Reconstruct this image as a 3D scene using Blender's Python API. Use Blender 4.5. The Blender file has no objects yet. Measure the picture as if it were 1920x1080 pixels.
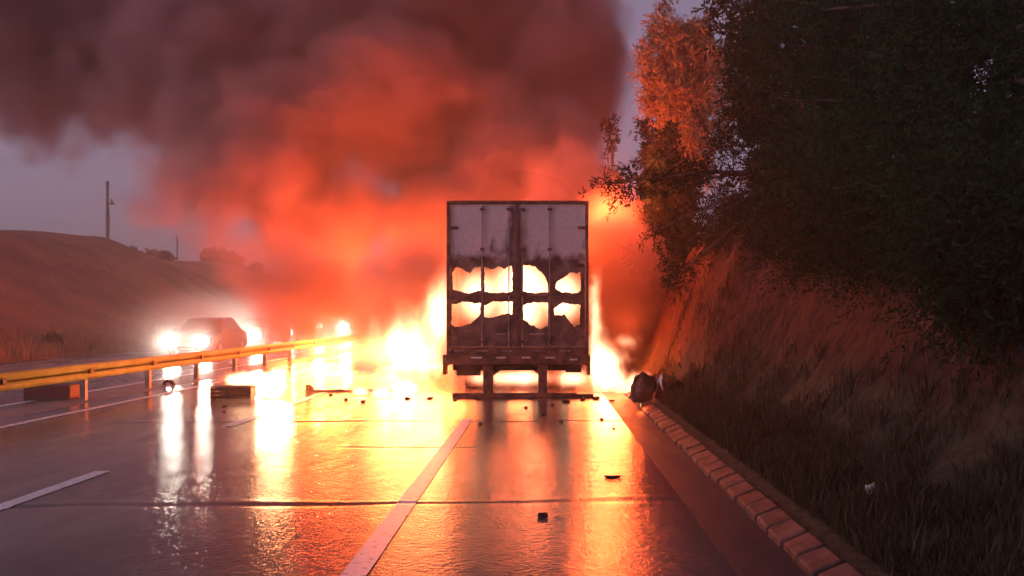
import bpy, bmesh, math, random
import numpy as np
from mathutils import Vector, Matrix, noise as mnoise
from mathutils.geometry import tessellate_polygon

random.seed(7)
RNG = np.random.default_rng(7)
S = bpy.context.scene
COL = S.collection
R = math.radians

# ------------------------------------------------------------------ camera
cam = bpy.data.cameras.new('camera')
cam.lens = 30.0
cam.sensor_width = 36.0
cam.shift_x = -60 / 1920
cam.shift_y = 50 / 1920
cam.clip_end = 3000
camo = bpy.data.objects.new('camera', cam)
camo.location = (0, 0, 1.55)
camo.rotation_euler = (R(90), 0, 0)
COL.objects.link(camo)
S.camera = camo

# ------------------------------------------------------------------ sky, dim dusk light, exposure
SUN_EL, SUN_ROT = R(7.5), R(250)
W = bpy.data.worlds.new('World')
S.world = W
W.use_nodes = True
wn = W.node_tree
wn.nodes.clear()
wo = wn.nodes.new('ShaderNodeOutputWorld')
wb = wn.nodes.new('ShaderNodeBackground')
wsky = wn.nodes.new('ShaderNodeTexSky')
wsky.sky_type = 'NISHITA'
wsky.sun_disc = False
wsky.sun_elevation = SUN_EL
wsky.sun_rotation = SUN_ROT
wsky.air_density = 1.0
wsky.dust_density = 4.0
whs = wn.nodes.new('ShaderNodeHueSaturation')
whs.inputs['Saturation'].default_value = 0.25
wmx = wn.nodes.new('ShaderNodeMix')
wmx.data_type = 'RGBA'
wmx.blend_type = 'MULTIPLY'
wmx.inputs[0].default_value = 1.0
wmx.inputs[7].default_value = (0.96, 0.79, 1.14, 1)
wn.links.new(wsky.outputs[0], whs.inputs['Color'])
wn.links.new(whs.outputs[0], wmx.inputs[6])
wn.links.new(wmx.outputs[2], wb.inputs[0])
wb.inputs[1].default_value = 0.12
wn.links.new(wb.outputs[0], wo.inputs[0])

sun = bpy.data.lights.new('sun', 'SUN')
sun.energy = 0.05
sun.angle = R(25)
sun.color = (1.0, 0.86, 0.95)
suno = bpy.data.objects.new('sun', sun)
suno.rotation_euler = (R(70), 0, R(110))
COL.objects.link(suno)

S.view_settings.view_transform = 'Standard'
S.view_settings.look = 'None'
S.view_settings.exposure = 0.3
S.view_settings.gamma = 1.0
S.view_settings.use_curve_mapping = False
cy = S.cycles
cy.use_denoising = True
cy.use_adaptive_sampling = True
cy.adaptive_threshold = 0.08
cy.adaptive_min_samples = 24
cy.max_bounces = 4
cy.diffuse_bounces = 2
cy.glossy_bounces = 2
cy.transmission_bounces = 2
cy.transparent_max_bounces = 6
cy.volume_bounces = 1
cy.volume_step_rate = 1.0
cy.volume_max_steps = 96
cy.sample_clamp_indirect = 6.0
cy.caustics_reflective = False
cy.caustics_refractive = False
cy.time_limit = 1100

# ------------------------------------------------------------------ helpers
FIRE = (1.0, 0.115, 0.022)


def tag(o, label=None, cat=None, group=None, kind=None):
    if label: o['label'] = label
    if cat: o['category'] = cat
    if group: o['group'] = group
    if kind: o['kind'] = kind
    return o


def empty(name, loc, label=None, cat=None, group=None, rz=0.0):
    o = bpy.data.objects.new(name, None)
    o.location = loc
    o.rotation_euler = (0, 0, rz)
    o.empty_display_size = 0.2
    COL.objects.link(o)
    return tag(o, label, cat, group)


def mobj(name, me, parent=None, loc=(0, 0, 0)):
    o = bpy.data.objects.new(name, me)
    o.location = loc
    COL.objects.link(o)
    if parent is not None: o.parent = parent
    return o


def build(name, bm, mat, parent=None, loc=(0, 0, 0), smooth=False):
    me = bpy.data.meshes.new(name)
    bmesh.ops.recalc_face_normals(bm, faces=bm.faces)
    bm.to_mesh(me)
    bm.free()
    if mat: me.materials.append(mat)
    if smooth:
        for p in me.polygons: p.use_smooth = True
    return mobj(name, me, parent, loc)


def pydata(name, v, f, mat, parent=None, loc=(0, 0, 0), smooth=False):
    me = bpy.data.meshes.new(name)
    me.from_pydata(v, [], f)
    if mat: me.materials.append(mat)
    if smooth:
        for p in me.polygons: p.use_smooth = True
    me.update()
    return mobj(name, me, parent, loc)


def box(bm, x0, x1, y0, y1, z0, z1, bev=0.0):
    r = bmesh.ops.create_cube(bm, size=1.0)
    for v in r['verts']:
        v.co = Vector(((x0 + x1) / 2 + v.co.x * (x1 - x0), (y0 + y1) / 2 + v.co.y * (y1 - y0), (z0 + z1) / 2 + v.co.z * (z1 - z0)))
    if bev > 0:
        es = {e for v in r['verts'] for e in v.link_edges}
        bmesh.ops.bevel(bm, geom=list(es), offset=bev, segments=2, affect='EDGES', profile=0.5)


def boxo(name, mat, parent, dims, bev=0.0):
    bm = bmesh.new()
    box(bm, *dims, bev)
    return build(name, bm, mat, parent)


def tube(bm, pts, rads, n=8, cap=True):
    rings = []
    pts = [Vector(p) for p in pts]
    for i, p in enumerate(pts):
        d = (pts[min(i + 1, len(pts) - 1)] - pts[max(i - 1, 0)]).normalized()
        a = d.cross(Vector((0, 0, 1)))
        if a.length < 1e-3: a = d.cross(Vector((0, 1, 0)))
        a.normalize()
        b = d.cross(a)
        rings.append([bm.verts.new(p + (a * math.cos(2 * math.pi * k / n) + b * math.sin(2 * math.pi * k / n)) * rads[i]) for k in range(n)])
    for i in range(len(rings) - 1):
        for k in range(n):
            bm.faces.new((rings[i][k], rings[i][(k + 1) % n], rings[i + 1][(k + 1) % n], rings[i + 1][k]))
    if cap:
        bm.faces.new(rings[0][::-1])
        bm.faces.new(rings[-1])


def lathe(bm, prof, n=24, axis='X', c=(0, 0, 0)):
    """profile = closed list of (offset along axis, radius)"""
    rings = []
    for k in range(n):
        a = 2 * math.pi * k / n
        ring = []
        for (t, r) in prof:
            p = (t, r * math.cos(a), r * math.sin(a))
            if axis == 'Y': p = (p[1], p[0], p[2])
            if axis == 'Z': p = (p[1], p[2], p[0])
            ring.append(bm.verts.new((p[0] + c[0], p[1] + c[1], p[2] + c[2])))
        rings.append(ring)
    m = len(prof)
    for k in range(n):
        for i in range(m):
            bm.faces.new((rings[k][i], rings[k][(i + 1) % m], rings[(k + 1) % n][(i + 1) % m], rings[(k + 1) % n][i]))


def fbm(x, y, z=0.0, o=4):
    return mnoise.fractal(Vector((x, y, z)), 0.9, 2.0, o)


class NT:
    """tiny node-tree helper"""
    def __init__(self, name):
        self.m = bpy.data.materials.new(name)
        self.m.use_nodes = True
        self.t = self.m.node_tree
        self.t.nodes.clear()
        self.out = self.n('OutputMaterial')

    def n(self, k, **kw):
        nd = self.t.nodes.new('ShaderNode' + k)
        for a, b in kw.items(): setattr(nd, a, b)
        return nd

    def l(self, a, b):
        self.t.links.new(a, b)

    def put(self, s, v):
        if hasattr(v, 'is_linked') or hasattr(v, 'links'): self.l(v, s)
        elif v is not None: s.default_value = v

    def math(self, op, a, b=None, c=None, clamp=False):
        nd = self.n('Math', operation=op, use_clamp=clamp)
        self.put(nd.inputs[0], a)
        if b is not None: self.put(nd.inputs[1], b)
        if c is not None: self.put(nd.inputs[2], c)
        return nd.outputs[0]

    def vm(self, op, a, b=None):
        nd = self.n('VectorMath', operation=op)
        self.put(nd.inputs[0], a)
        if b is not None: self.put(nd.inputs[1], b)
        return nd.outputs['Value'] if op in ('LENGTH', 'DOT_PRODUCT') else nd.outputs[0]

    def coord(self, kind='Object'):
        return self.n('TexCoord').outputs[kind]

    def noise(self, co, scale, detail=3.0, rough=0.55, dist=0.0, sc3=None):
        if sc3: co = self.vm('MULTIPLY', co, sc3)
        nd = self.n('TexNoise')
        self.l(co, nd.inputs['Vector'])
        nd.inputs['Scale'].default_value = scale
        nd.inputs['Detail'].default_value = detail
        nd.inputs['Roughness'].default_value = rough
        nd.inputs['Distortion'].default_value = dist
        return nd.outputs['Fac']

    def ramp(self, v, a, b, c=0.0, d=1.0, smooth=True):
        nd = self.n('MapRange', interpolation_type='SMOOTHSTEP' if smooth else 'LINEAR')
        self.put(nd.inputs[0], v)
        for i, q in enumerate((a, b, c, d)): self.put(nd.inputs[i + 1], q)
        return nd.outputs[0]

    def mix(self, f, a, b):
        nd = self.n('Mix', data_type='RGBA')
        self.put(nd.inputs[0], f)
        for i, q in ((6, a), (7, b)):
            self.put(nd.inputs[i], (*q, 1) if isinstance(q, tuple) else q)
        return nd.outputs[2]

    def bsdf(self, col, rough=0.6, metal=0.0, spec=0.5, bump=None, bstr=0.3, bdist=0.02, coat=0.0):
        p = self.n('BsdfPrincipled')
        self.put(p.inputs['Base Color'], (*col, 1) if isinstance(col, tuple) else col)
        self.put(p.inputs['Roughness'], rough)
        p.inputs['Metallic'].default_value = metal
        p.inputs['Specular IOR Level'].default_value = spec
        p.inputs['Coat Weight'].default_value = coat
        if bump is not None:
            b = self.n('Bump')
            b.inputs['Strength'].default_value = bstr
            b.inputs['Distance'].default_value = bdist
            self.l(bump, b.inputs['Height'])
            self.l(b.outputs[0], p.inputs['Normal'])
        self.l(p.outputs[0], self.out.inputs[0])
        return self.m


def mat_noise(name, a, b, scale=4.0, rough=0.6, metal=0.0, bstr=0.3, bscale=30.0, bdist=0.01, spec=0.4, lo=0.35, hi=0.65, detail=4.0):
    t = NT(name)
    co = t.coord()
    f = t.ramp(t.noise(co, scale, detail), lo, hi)
    return t.bsdf(t.mix(f, a, b), rough, metal, spec, t.noise(co, bscale, 3.0), bstr, bdist)


def emis(name, col, strength):
    t = NT(name)
    e = t.n('Emission')
    e.inputs[0].default_value = (*col, 1)
    e.inputs[1].default_value = strength
    t.l(e.outputs[0], t.out.inputs[0])
    return t.m


# ------------------------------------------------------------------ materials of the setting
def road_material(name, base, alt, r0, r1, bs=0.25):
    t = NT(name)
    co = t.coord()
    big = t.noise(co, 1.0, 4.0, 0.6, 0.4, (0.9, 0.22, 1))
    fine = t.noise(co, 60.0, 3.0, 0.7)
    mid = t.noise(co, 7.0, 4.0, 0.6, 0.0, (1, 0.55, 1))
    pud = t.ramp(t.noise(co, 0.8, 4.0, 0.6, 0.3, (1.6, 0.35, 1)), 0.30, 0.72)
    col = t.mix(t.ramp(big, 0.35, 0.65), base, alt)
    rough = t.math('ADD', t.ramp(pud, 0, 1, r1, r0), t.math('MULTIPLY', t.math('SUBTRACT', mid, 0.5), 0.10))
    h = t.math('ADD', t.math('ADD', t.math('MULTIPLY', fine, 0.5), t.math('MULTIPLY', t.noise(co, 22.0, 2.0, 0.6), 1.0)), t.math('MULTIPLY', mid, 1.5))
    return t.bsdf(col, rough, 0.0, 0.55, h, bs, 0.006)


M = {}
M['road'] = road_material('wet_asphalt', (0.090, 0.066, 0.064), (0.14, 0.10, 0.095), 0.13, 0.23, 0.40)
M['shaded_edge'] = road_material('shaded_edge_asphalt', (0.030, 0.028, 0.030), (0.045, 0.040, 0.040), 0.45, 0.65, 0.5)  # dark bank reflection and tyre shadow are put into this strip's colour
M['opposite'] = road_material('wet_asphalt_far', (0.060, 0.052, 0.052), (0.095, 0.085, 0.080), 0.16, 0.34)
M['median'] = mat_noise('median_concrete', (0.14, 0.12, 0.11), (0.22, 0.19, 0.17), 2.0, 0.5, bstr=0.4)


def paint_material():
    t = NT('worn_road_paint')
    co = t.coord()
    w = t.ramp(t.noise(co, 14.0, 5.0, 0.7), 0.30, 0.46)
    col = t.mix(w, (0.30, 0.28, 0.28), (0.80, 0.78, 0.76))
    return t.bsdf(col, 0.35, 0, 0.5, t.noise(co, 50.0, 3.0), 0.25, 0.004)


M['paint'] = paint_material()


def kerb_material():
    t = NT('kerb_concrete')
    co = t.coord('Object')
    oi = t.n('ObjectInfo')
    co = t.vm('ADD', co, t.vm('MULTIPLY', oi.outputs['Location'], (1, 1, 1)))
    st = t.ramp(t.noise(co, 3.2, 5.0, 0.65), 0.38, 0.62)
    col = t.mix(st, (0.040, 0.022, 0.018), (0.15, 0.062, 0.050))
    col = t.mix(t.ramp(t.noise(co, 22.0, 4.0, 0.7), 0.45, 0.75, 0, .6), col, (0.10, 0.065, 0.055))
    return t.bsdf(col, 0.65, 0, 0.35, t.noise(co, 28.0, 4.0, 0.7), 0.7, 0.012)


M['kerb'] = kerb_material()
M['ground'] = mat_noise('bare_ground', (0.08, 0.06, 0.045), (0.14, 0.10, 0.07), 0.4, 0.9)


def bank_material():
    t = NT('red_earth_and_grass')
    co = t.coord()
    z = t.n('SeparateXYZ')
    t.l(co, z.inputs[0])
    n1 = t.noise(co, 1.3, 5.0, 0.6)
    n2 = t.noise(co, 9.0, 5.0, 0.65, 0.3, (1, 1, 0.35))
    earth = t.mix(t.ramp(n2, 0.3, 0.7), (0.030, 0.010, 0.006), (0.10, 0.032, 0.018))
    grass = t.mix(t.ramp(n2, 0.3, 0.7), (0.030, 0.028, 0.015), (0.075, 0.060, 0.034))
    f = t.ramp(t.math('ADD', z.outputs[2], t.math('MULTIPLY', t.math('SUBTRACT', n1, 0.5), 1.6)), 0.55, 1.25)
    return t.bsdf(t.mix(f, grass, earth), 0.9, 0, 0.2, t.math('ADD', n2, t.math('MULTIPLY', t.noise(co, 30.0, 4.0), 0.4)), 0.8, 0.06)


M['bank'] = bank_material()
M['hill'] = mat_noise('dry_hillside', (0.16, 0.055, 0.028), (0.29, 0.105, 0.052), 0.25, 0.95, bstr=1.0, bscale=1.5, bdist=0.3, detail=6.0)

# ------------------------------------------------------------------ ground, roads
v = [(-900, -60, -0.08), (900, -60, -0.08), (900, 1500, -0.08), (-900, 1500, -0.08)]
tag(pydata('ground', v, [(0, 1, 2, 3)], M['ground']), kind='structure')

JOINTS = [(7.05, 0.045, 0.0045, -20, 20), (9.95, 0.0, 0.004, -2.35, -0.75), (3.9, 0.02, 0.005, -20, 20), (12.4, 0.03, 0.004, -20, 20)]


def sheet(name, mat, xs, ys, zf):
    vv, ff = [], []
    for y in ys:
        for x in xs: vv.append((x, y, zf(x, y)))
    n = len(xs)
    for j in range(len(ys) - 1):
        for i in range(n - 1):
            ff.append((j * n + i, j * n + i + 1, (j + 1) * n + i + 1, (j + 1) * n + i))
    return pydata(name, vv, ff, mat, smooth=True)


def road_z(x, y):
    z = 0.0
    if y < 14:
        for (yj, k, d, xa, xb) in JOINTS:
            w = 0.05 + 0.02 * math.sin(x * 1.7)
            d = d * (1 + .8 * fbm(x * 1.1, yj * 3))
            q = (y - yj - k * x - 0.09 * fbm(x * 0.9, yj)) / w
            if abs(q) < 4 and xa < x < xb: z += d * (-math.exp(-q * q) + 0.55 * math.exp(-((q - 2.1) ** 2)))
    return z + 0.004 * fbm(x * 0.5, y * 0.35)


ys = set(np.round(np.arange(-8, 40, 0.5), 3)) | set(np.arange(42, 320, 6.0))
for (yj, k, *_r) in JOINTS: ys |= set(np.round(np.arange(yj - 0.75, yj + 0.75, 0.03), 3))
ys = sorted(float(q) for q in ys)
road = tag(sheet('highway_road', M['road'], list(np.linspace(-8.0, 1.15, 47)), ys, road_z), kind='structure')
tag(sheet('shaded_road_edge', M['shaded_edge'], list(np.linspace(1.15, 1.66, 6)), list(np.arange(-8, 320, 1.0)), lambda x, y: -0.002 - 0.05 * (x - 1.15) + 0.004 * fbm(x * 3, y)), kind='structure')
tag(sheet('median_strip', M['median'], [-9.0, -8.7, -8.3, -8.0], list(np.arange(-8, 320, 2.0)), lambda x, y: 0.012 if -8.9 < x < -8.1 else 0.002), kind='structure')
tag(sheet('opposite_road', M['opposite'], list(np.linspace(-17.2, -9.0, 9)), list(np.arange(-8, 320, 2.0)), lambda x, y: 0.0), kind='structure')


def line(x, y0, y1, w, name, parent):
    n = max(2, int((y1 - y0) / 0.05)) if y1 - y0 < 12 else None
    yy = [q for q in ys if y0 < q < y1]
    yy = [y0] + yy + [y1]
    vv, ff = [], []
    for y in yy:
        for s in (-1, 0, 1):
            xx = x + s * w / 2 + 0.006 * fbm(y * 3, s * 5.0)
            vv.append((xx, y, road_z(xx, y) + 0.005))
    for j in range(len(yy) - 1):
        for i in range(2): ff.append((j * 3 + i, j * 3 + i + 1, (j + 1) * 3 + i + 1, (j + 1) * 3 + i))
    return tag(pydata(name, vv, ff, M['paint'], parent, smooth=True))


line(-1.13, -6, 12.6, 0.155, 'lane_line', road)
line(-7.45, -6, 120, 0.14, 'edge_line', road)
for k in range(-1, 8): line(-4.37, 3.3 + 8.5 * k, 8.45 + 8.5 * k, 0.15, 'lane_dash', road)
line(-9.2, -6, 120, 0.14, 'edge_line', bpy.data.objects['opposite_road'])

# ------------------------------------------------------------------ right bank
BP = [(-0.2, -0.1), (-0.10, 0.06), (0.0, 0.085), (0.5, 0.17), (0.9, 0.55), (1.3, 1.15), (1.9, 2.55), (2.5, 3.35), (5, 4.3), (12, 6), (60, 9)]


def bank_z(x, y):
    d = x - 1.88 - 0.10 * math.sin(y * 0.55) * min(1, max(0, (x - 2.3)))
    q = min(1.0, max(0.0, (d - .3) / .9))
    r = min(1.0, max(0.0, (y - 11.5) / 5.0))
    d -= q * q * (3 - 2 * q) * (0.55 - 0.95 * r * r * (3 - 2 * r) if y < 21 else -.4 + min(.4, (y - 21) * .1))
    z = float(np.interp(d, [p[0] for p in BP], [p[1] for p in BP]))
    a = min(1.0, max(0.0, d) / 1.2)
    return z + a * (0.22 * fbm(x * 0.9, y * 0.9, z * 0.5) + 0.12 * fbm(x * 0.6, y * 3.5, 3.0)) + 0.02 * a * fbm(x * 7, y * 7)


xs = list(np.concatenate([[1.72, 1.78, 1.84, 1.90], np.arange(1.98, 5.2, 0.11), np.arange(5.4, 9, 0.5), [11, 15, 25, 60]]))
bys = list(np.concatenate([[-8, -4, 0, 2], np.arange(3, 32, 0.16), np.arange(32.5, 60, 1.0), [65, 75, 90, 120, 200, 320]]))
tag(sheet('embankment', M['bank'], [float(q) for q in xs], [float(q) for q in bys], bank_z), kind='structure')

# ------------------------------------------------------------------ left hill
RIDGE = [(-10, 5.8), (30, 6.3), (50, 6.6), (56, 6.95), (62, 7.2), (65, 6.8), (68, 6.2), (72, 5.95), (79, 6.4), (88, 6.9), (94, 6.4), (105, 5.3), (118, 3.7), (130, 2.6), (150, 1.5), (320, 1.0)]


def hill_z(x, y):
    h = float(np.interp(y, [p[0] for p in RIDGE], [p[1] for p in RIDGE]))
    t = min(1.0, max(0.0, (-17.2 - x) / 16.0))
    s = t * t * (3 - 2 * t)
    back = max(0.0, (-36 - x)) * -0.012
    return max(-0.05, 0.02 + s * h + back + t * (0.35 * fbm(x * 0.22, y * 0.16) + 0.12 * fbm(x * 0.9, y * 0.7)))


hxs = sorted(float(q) for q in np.concatenate([np.arange(-42, -17.1, 0.7), [-17.2, -17.6], [-48, -60, -80, -120, -200]]))
hys = [float(q) for q in np.concatenate([[-10, 0, 10], np.arange(16, 135, 1.0), np.arange(140, 320, 12)])]
tag(sheet('hillside', M['hill'], hxs, hys, hill_z), kind='structure')

# ------------------------------------------------------------------ kerb
kerb = empty('kerb', (1.75, 3.0, 0), 'row of sloping pale concrete kerb blocks at the foot of the grass bank', 'kerb')
kme = []
for q in range(4):
    rr = random.Random(q)
    bm = bmesh.new()
    L, g = 0.345, 0.026
    pts = [(-0.15, -0.05), (-0.15, 0.015), (-0.135, 0.03), (0.02, 0.092), (0.04, 0.088), (0.045, -0.05)]
    a = [bm.verts.new((x, g / 2 + rr.uniform(0, .006), z + rr.uniform(-.004, .004))) for x, z in pts]
    b = [bm.verts.new((x, L - g / 2 - rr.uniform(0, .006), z + rr.uniform(-.004, .004))) for x, z in pts]
    n = len(pts)
    for i in range(n): bm.faces.new((a[i], a[(i + 1) % n], b[(i + 1) % n], b[i]))
    bm.faces.new(a[::-1])
    bm.faces.new(b)
    bmesh.ops.bevel(bm, geom=[e for e in bm.edges if abs(e.verts[0].co.y - e.verts[1].co.y) < 0.05 and e.verts[0].co.z > 0], offset=0.012, segments=1, affect='EDGES')
    bmesh.ops.recalc_face_normals(bm, faces=bm.faces)
    me = bpy.data.meshes.new('kerb_block')
    bm.to_mesh(me)
    bm.free()
    me.materials.append(M['kerb'])
    kme.append(me)
for k in range(46):
    o = mobj('kerb_block', kme[k % 4], kerb, (random.uniform(-.008, .008), k * 0.352 + 0.3, random.uniform(-.006, .006)))
    o.rotation_euler = (random.uniform(-.012, .012), random.uniform(-.03, .03), random.uniform(-.02, .02))

# ------------------------------------------------------------------ guard rail
M['yellow'] = mat_noise('yellow_rail_paint', (0.70, 0.56, 0.10), (0.84, 0.70, 0.18), 3.0, 0.35, bstr=0.15)
M['post'] = mat_noise('galvanised_post', (0.20, 0.17, 0.16), (0.30, 0.26, 0.24), 6.0, 0.45, 0.6)
M['black'] = mat_noise('black_plastic', (0.012, 0.012, 0.012), (0.03, 0.028, 0.028), 8.0, 0.5)
rail = empty('guard_rail', (-8.3, 7.9, 0), 'yellow corrugated steel guard rail on low posts along the median', 'guard rail')
prof = [(0.0, 0.385), (0.035, 0.405), (0.055, 0.44), (0.035, 0.48), (0.0, 0.51), (0.0, 0.535), (0.035, 0.565), (0.055, 0.605), (0.035, 0.645), (0.0, 0.665)]
for k in range(0, 14):
    y0, y1 = k * 2.5 - 0.12, k * 2.5 + 2.5
    off = 0.0 if k % 2 else 0.006
    bm = bmesh.new()
    A = [bm.verts.new((0.06 + x + off, y0, z)) for x, z in prof]
    B = [bm.verts.new((0.06 + x + off, y1, z)) for x, z in prof]
    for i in range(len(prof) - 1): bm.faces.new((A[i], A[i + 1], B[i + 1], B[i]))
    r = bmesh.ops.solidify(bm, geom=bm.faces[:], thickness=0.004)
    build('rail_beam', bm, M['yellow'], rail)
pme = bme = None
for k in range(0, 15):
    if pme is None:
        p = boxo('post', M['post'], rail, (-0.06, 0.045, -0.045, 0.045, -0.1, 0.64), 0.006)
        b = boxo('reflector', M['black'], rail, (0.095, 0.135, -0.05, 0.05, 0.49, 0.575), 0.01)
        pme, bme = p.data, b.data
    else:
        p, b = mobj('post', pme, rail), mobj('reflector', bme, rail)
    p.location = (0, k * 2.5 + 0.0, 0)
    b.location = (0, k * 2.5 + 0.02, 0)

# ------------------------------------------------------------------ burning trailer
TX, TY = -0.495, 16.0


def door_material():
    t = NT('scorched_pink_lit_paint')
    co = t.coord()
    s = t.n('SeparateXYZ')
    t.l(co, s.inputs[0])
    n1 = t.noise(co, 3.0, 5.0, 0.6, 0.3)
    n2 = t.noise(co, 14.0, 4.0, 0.6)
    zz = t.math('ADD', s.outputs[2], t.math('MULTIPLY', t.math('SUBTRACT', n1, 0.5), 0.75))
    low = t.ramp(zz, 2.78, 2.52)
    # soot plume up the closing gap between the doors
    wv = t.math('ADD', t.math('MULTIPLY', t.math('SUBTRACT', 3.75, s.outputs[2]), 0.20), 0.06)
    ax = t.math('ABSOLUTE', t.math('SUBTRACT', s.outputs[0], -0.01))
    vee = t.ramp(t.math('ADD', ax, t.math('MULTIPLY', t.math('SUBTRACT', n1, 0.5), 0.30)), t.math('ADD', wv, 0.05), t.math('MULTIPLY', wv, 0.4))
    # smaller soot tongues
    tong = t.math('MULTIPLY', t.ramp(t.noise(co, 2.6, 3.0, 0.5, 0.0, (1.3, 1, 0.5)), 0.56, 0.66), t.ramp(zz, 3.15, 2.8))
    soot = t.math('MAXIMUM', t.math('MAXIMUM', low, t.math('MULTIPLY', vee, 0.9)), t.math('MULTIPLY', tong, 0.85))
    paint = t.mix(t.ramp(n2, 0.3, 0.7), (0.66, 0.45, 0.43), (0.78, 0.54, 0.52))  # pink cast of the firelight is put into the grey paint
    burnt = t.mix(t.ramp(n1, 0.35, 0.65), (0.075, 0.036, 0.032), (0.24, 0.125, 0.105))
    return t.bsdf(t.mix(soot, paint, burnt), t.math('ADD', 0.45, t.math('MULTIPLY', soot, 0.35)), 0.0, 0.4, t.math('ADD', n1, t.math('MULTIPLY', n2, 0.3)), 0.35, 0.04)


M['door'] = door_material()
M['rust'] = mat_noise('burnt_rusty_steel', (0.08, 0.034, 0.028), (0.21, 0.085, 0.062), 7.0, 0.7, 0.2, 0.5)
M['charred'] = mat_noise('charred_black', (0.010, 0.008, 0.008), (0.04, 0.025, 0.02), 6.0, 0.85, 0.0, 0.8)
M['rod'] = mat_noise('scorched_lock_rod', (0.22, 0.15, 0.14), (0.40, 0.30, 0.29), 5.0, 0.4, 0.5)
M['strip_white'] = mat_noise('white_reflective_strip', (0.6, 0.5, 0.48), (0.85, 0.78, 0.75), 6.0, 0.3)
M['wall_in'] = mat_noise('scorched_aluminium_wall', (0.18, 0.12, 0.11), (0.34, 0.27, 0.25), 1.5, 0.5, 0.3)
tr = empty('box_trailer', (TX, TY, 0), 'burning grey box trailer with rows of holes burnt through its rear doors', 'trailer')

ZX, ZY = 2.348, 2.348
HOLES = [
    [(160, 400), (175, 375), (200, 385), (235, 405), (255, 380), (285, 375), (283, 480), (230, 490), (160, 478)],
    [(300, 378), (340, 388), (360, 375), (385, 385), (422, 370), (424, 485), (360, 492), (300, 485)],
    [(470, 370), (520, 372), (560, 410), (578, 440), (580, 488), (520, 492), (470, 482)],
    [(620, 440), (655, 420), (680, 402), (722, 400), (725, 480), (700, 492), (640, 488), (612, 470)],
    [(155, 540), (215, 530), (283, 540), (281, 590), (240, 625), (190, 640), (155, 635)],
    [(298, 545), (340, 528), (424, 530), (424, 585), (380, 585), (340, 598), (298, 600)],
    [(470, 545), (520, 535), (580, 535), (580, 635), (545, 652), (500, 630), (470, 605)],
    [(606, 560), (640, 535), (722, 545), (718, 630), (695, 640), (670, 610), (650, 585), (606, 588)]]
# local metres: 1 zoom px = 1/234.8 m, door centre line at x=446, horizon height 1.55 m at row 587
HOLES = [[((x - 446) / 234.8, 1.55 + (587 - y) / 234.8) for x, y in h] for h in HOLES]


def jag(poly, step=0.02, amp=0.010, seed=0):
    out = []
    for i in range(len(poly)):
        a, b = poly[i], poly[(i + 1) % len(poly)]
        L = math.hypot(b[0] - a[0], b[1] - a[1])
        n = max(1, int(L / step))
        for k in range(n):
            t = k / n
            x, z = a[0] + (b[0] - a[0]) * t, a[1] + (b[1] - a[1]) * t
            out.append((x + amp * 1.6 * fbm(x * 14, z * 14, seed), z + amp * 2.2 * fbm(x * 14, z * 14, seed + 9)))
    return out


def plate(name, outer, holes, th, mat, parent, loc=(0, 0, 0)):
    loops = [[Vector((x, z, 0)) for x, z in l] for l in [outer] + holes]
    tris = tessellate_polygon(loops)
    flat = [p for l in loops for p in l]
    n = len(flat)
    vv = [(p.x, 0, p.y) for p in flat] + [(p.x, th, p.y) for p in flat]
    ff = [tuple(t) for t in tris] + [tuple(q + n for q in t[::-1]) for t in tris]
    s = 0
    for l in loops:
        m = len(l)
        for i in range(m):
            a, b = s + i, s + (i + 1) % m
            ff.append((a, b, b + n, a + n))
        s += m
    bm = bmesh.new()
    me = bpy.data.meshes.new(name)
    me.from_pydata(vv, [], ff)
    bm.from_mesh(me)
    return build(name, bm, mat, parent, loc)


Z0, Z1 = 0.95, 3.62
for side in (-1, 1):
    x0, x1 = (-1.265, -0.012) if side < 0 else (0.012, 1.265)
    hs = [h for h in HOLES if (sum(p[0] for p in h) < 0) == (side < 0)]
    hs = [jag(h, seed=i * 3 + side) for i, h in enumerate(hs)]
    d = plate('door', [(x0, Z0), (x1, Z0), (x1, Z1), (x0, Z1)], hs, 0.035, M['door'], tr)
    d['label'] = 'left scorched rear door with four burnt holes' if side < 0 else 'right scorched rear door with four burnt holes'
    # lock rods with keepers, hinges, handle
    for rx in ((-0.665, -0.165) if side < 0 else (0.09, 0.60)):
        bm = bmesh.new()
        tube(bm, [(rx, -0.035, Z0 - 0.06), (rx + 0.004, -0.035, 2.2), (rx, -0.035, Z1 - 0.02)], [0.015] * 3, 8)
        rod = build('lock_rod', bm, M['rod'], d)
        for kz in (1.02, 1.9, 2.75, 3.5): boxo('rod_keeper', M['rust'], d, (rx - 0.04, rx + 0.04, -0.055, -0.001, kz, kz + 0.05), 0.006)
    for hz in (1.1, 1.75, 2.45, 3.15):
        hx = side * 1.262
        boxo('hinge', M['rust'], d, (min(hx, hx - side * 0.14), max(hx, hx - side * 0.14), -0.03, -0.001, hz, hz + 0.055), 0.008)
    boxo('handle', M['rod'], d, (side * 0.36 - 0.14, side * 0.36 + 0.14, -0.05, -0.03, 1.17, 1.20), 0.006)
    for cz in (1.845,):
        boxo('cross_rail', M['rust'], d, (x0 + 0.02, x1 - 0.02, -0.022, -0.001, cz, cz + 0.06), 0.006)
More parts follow.
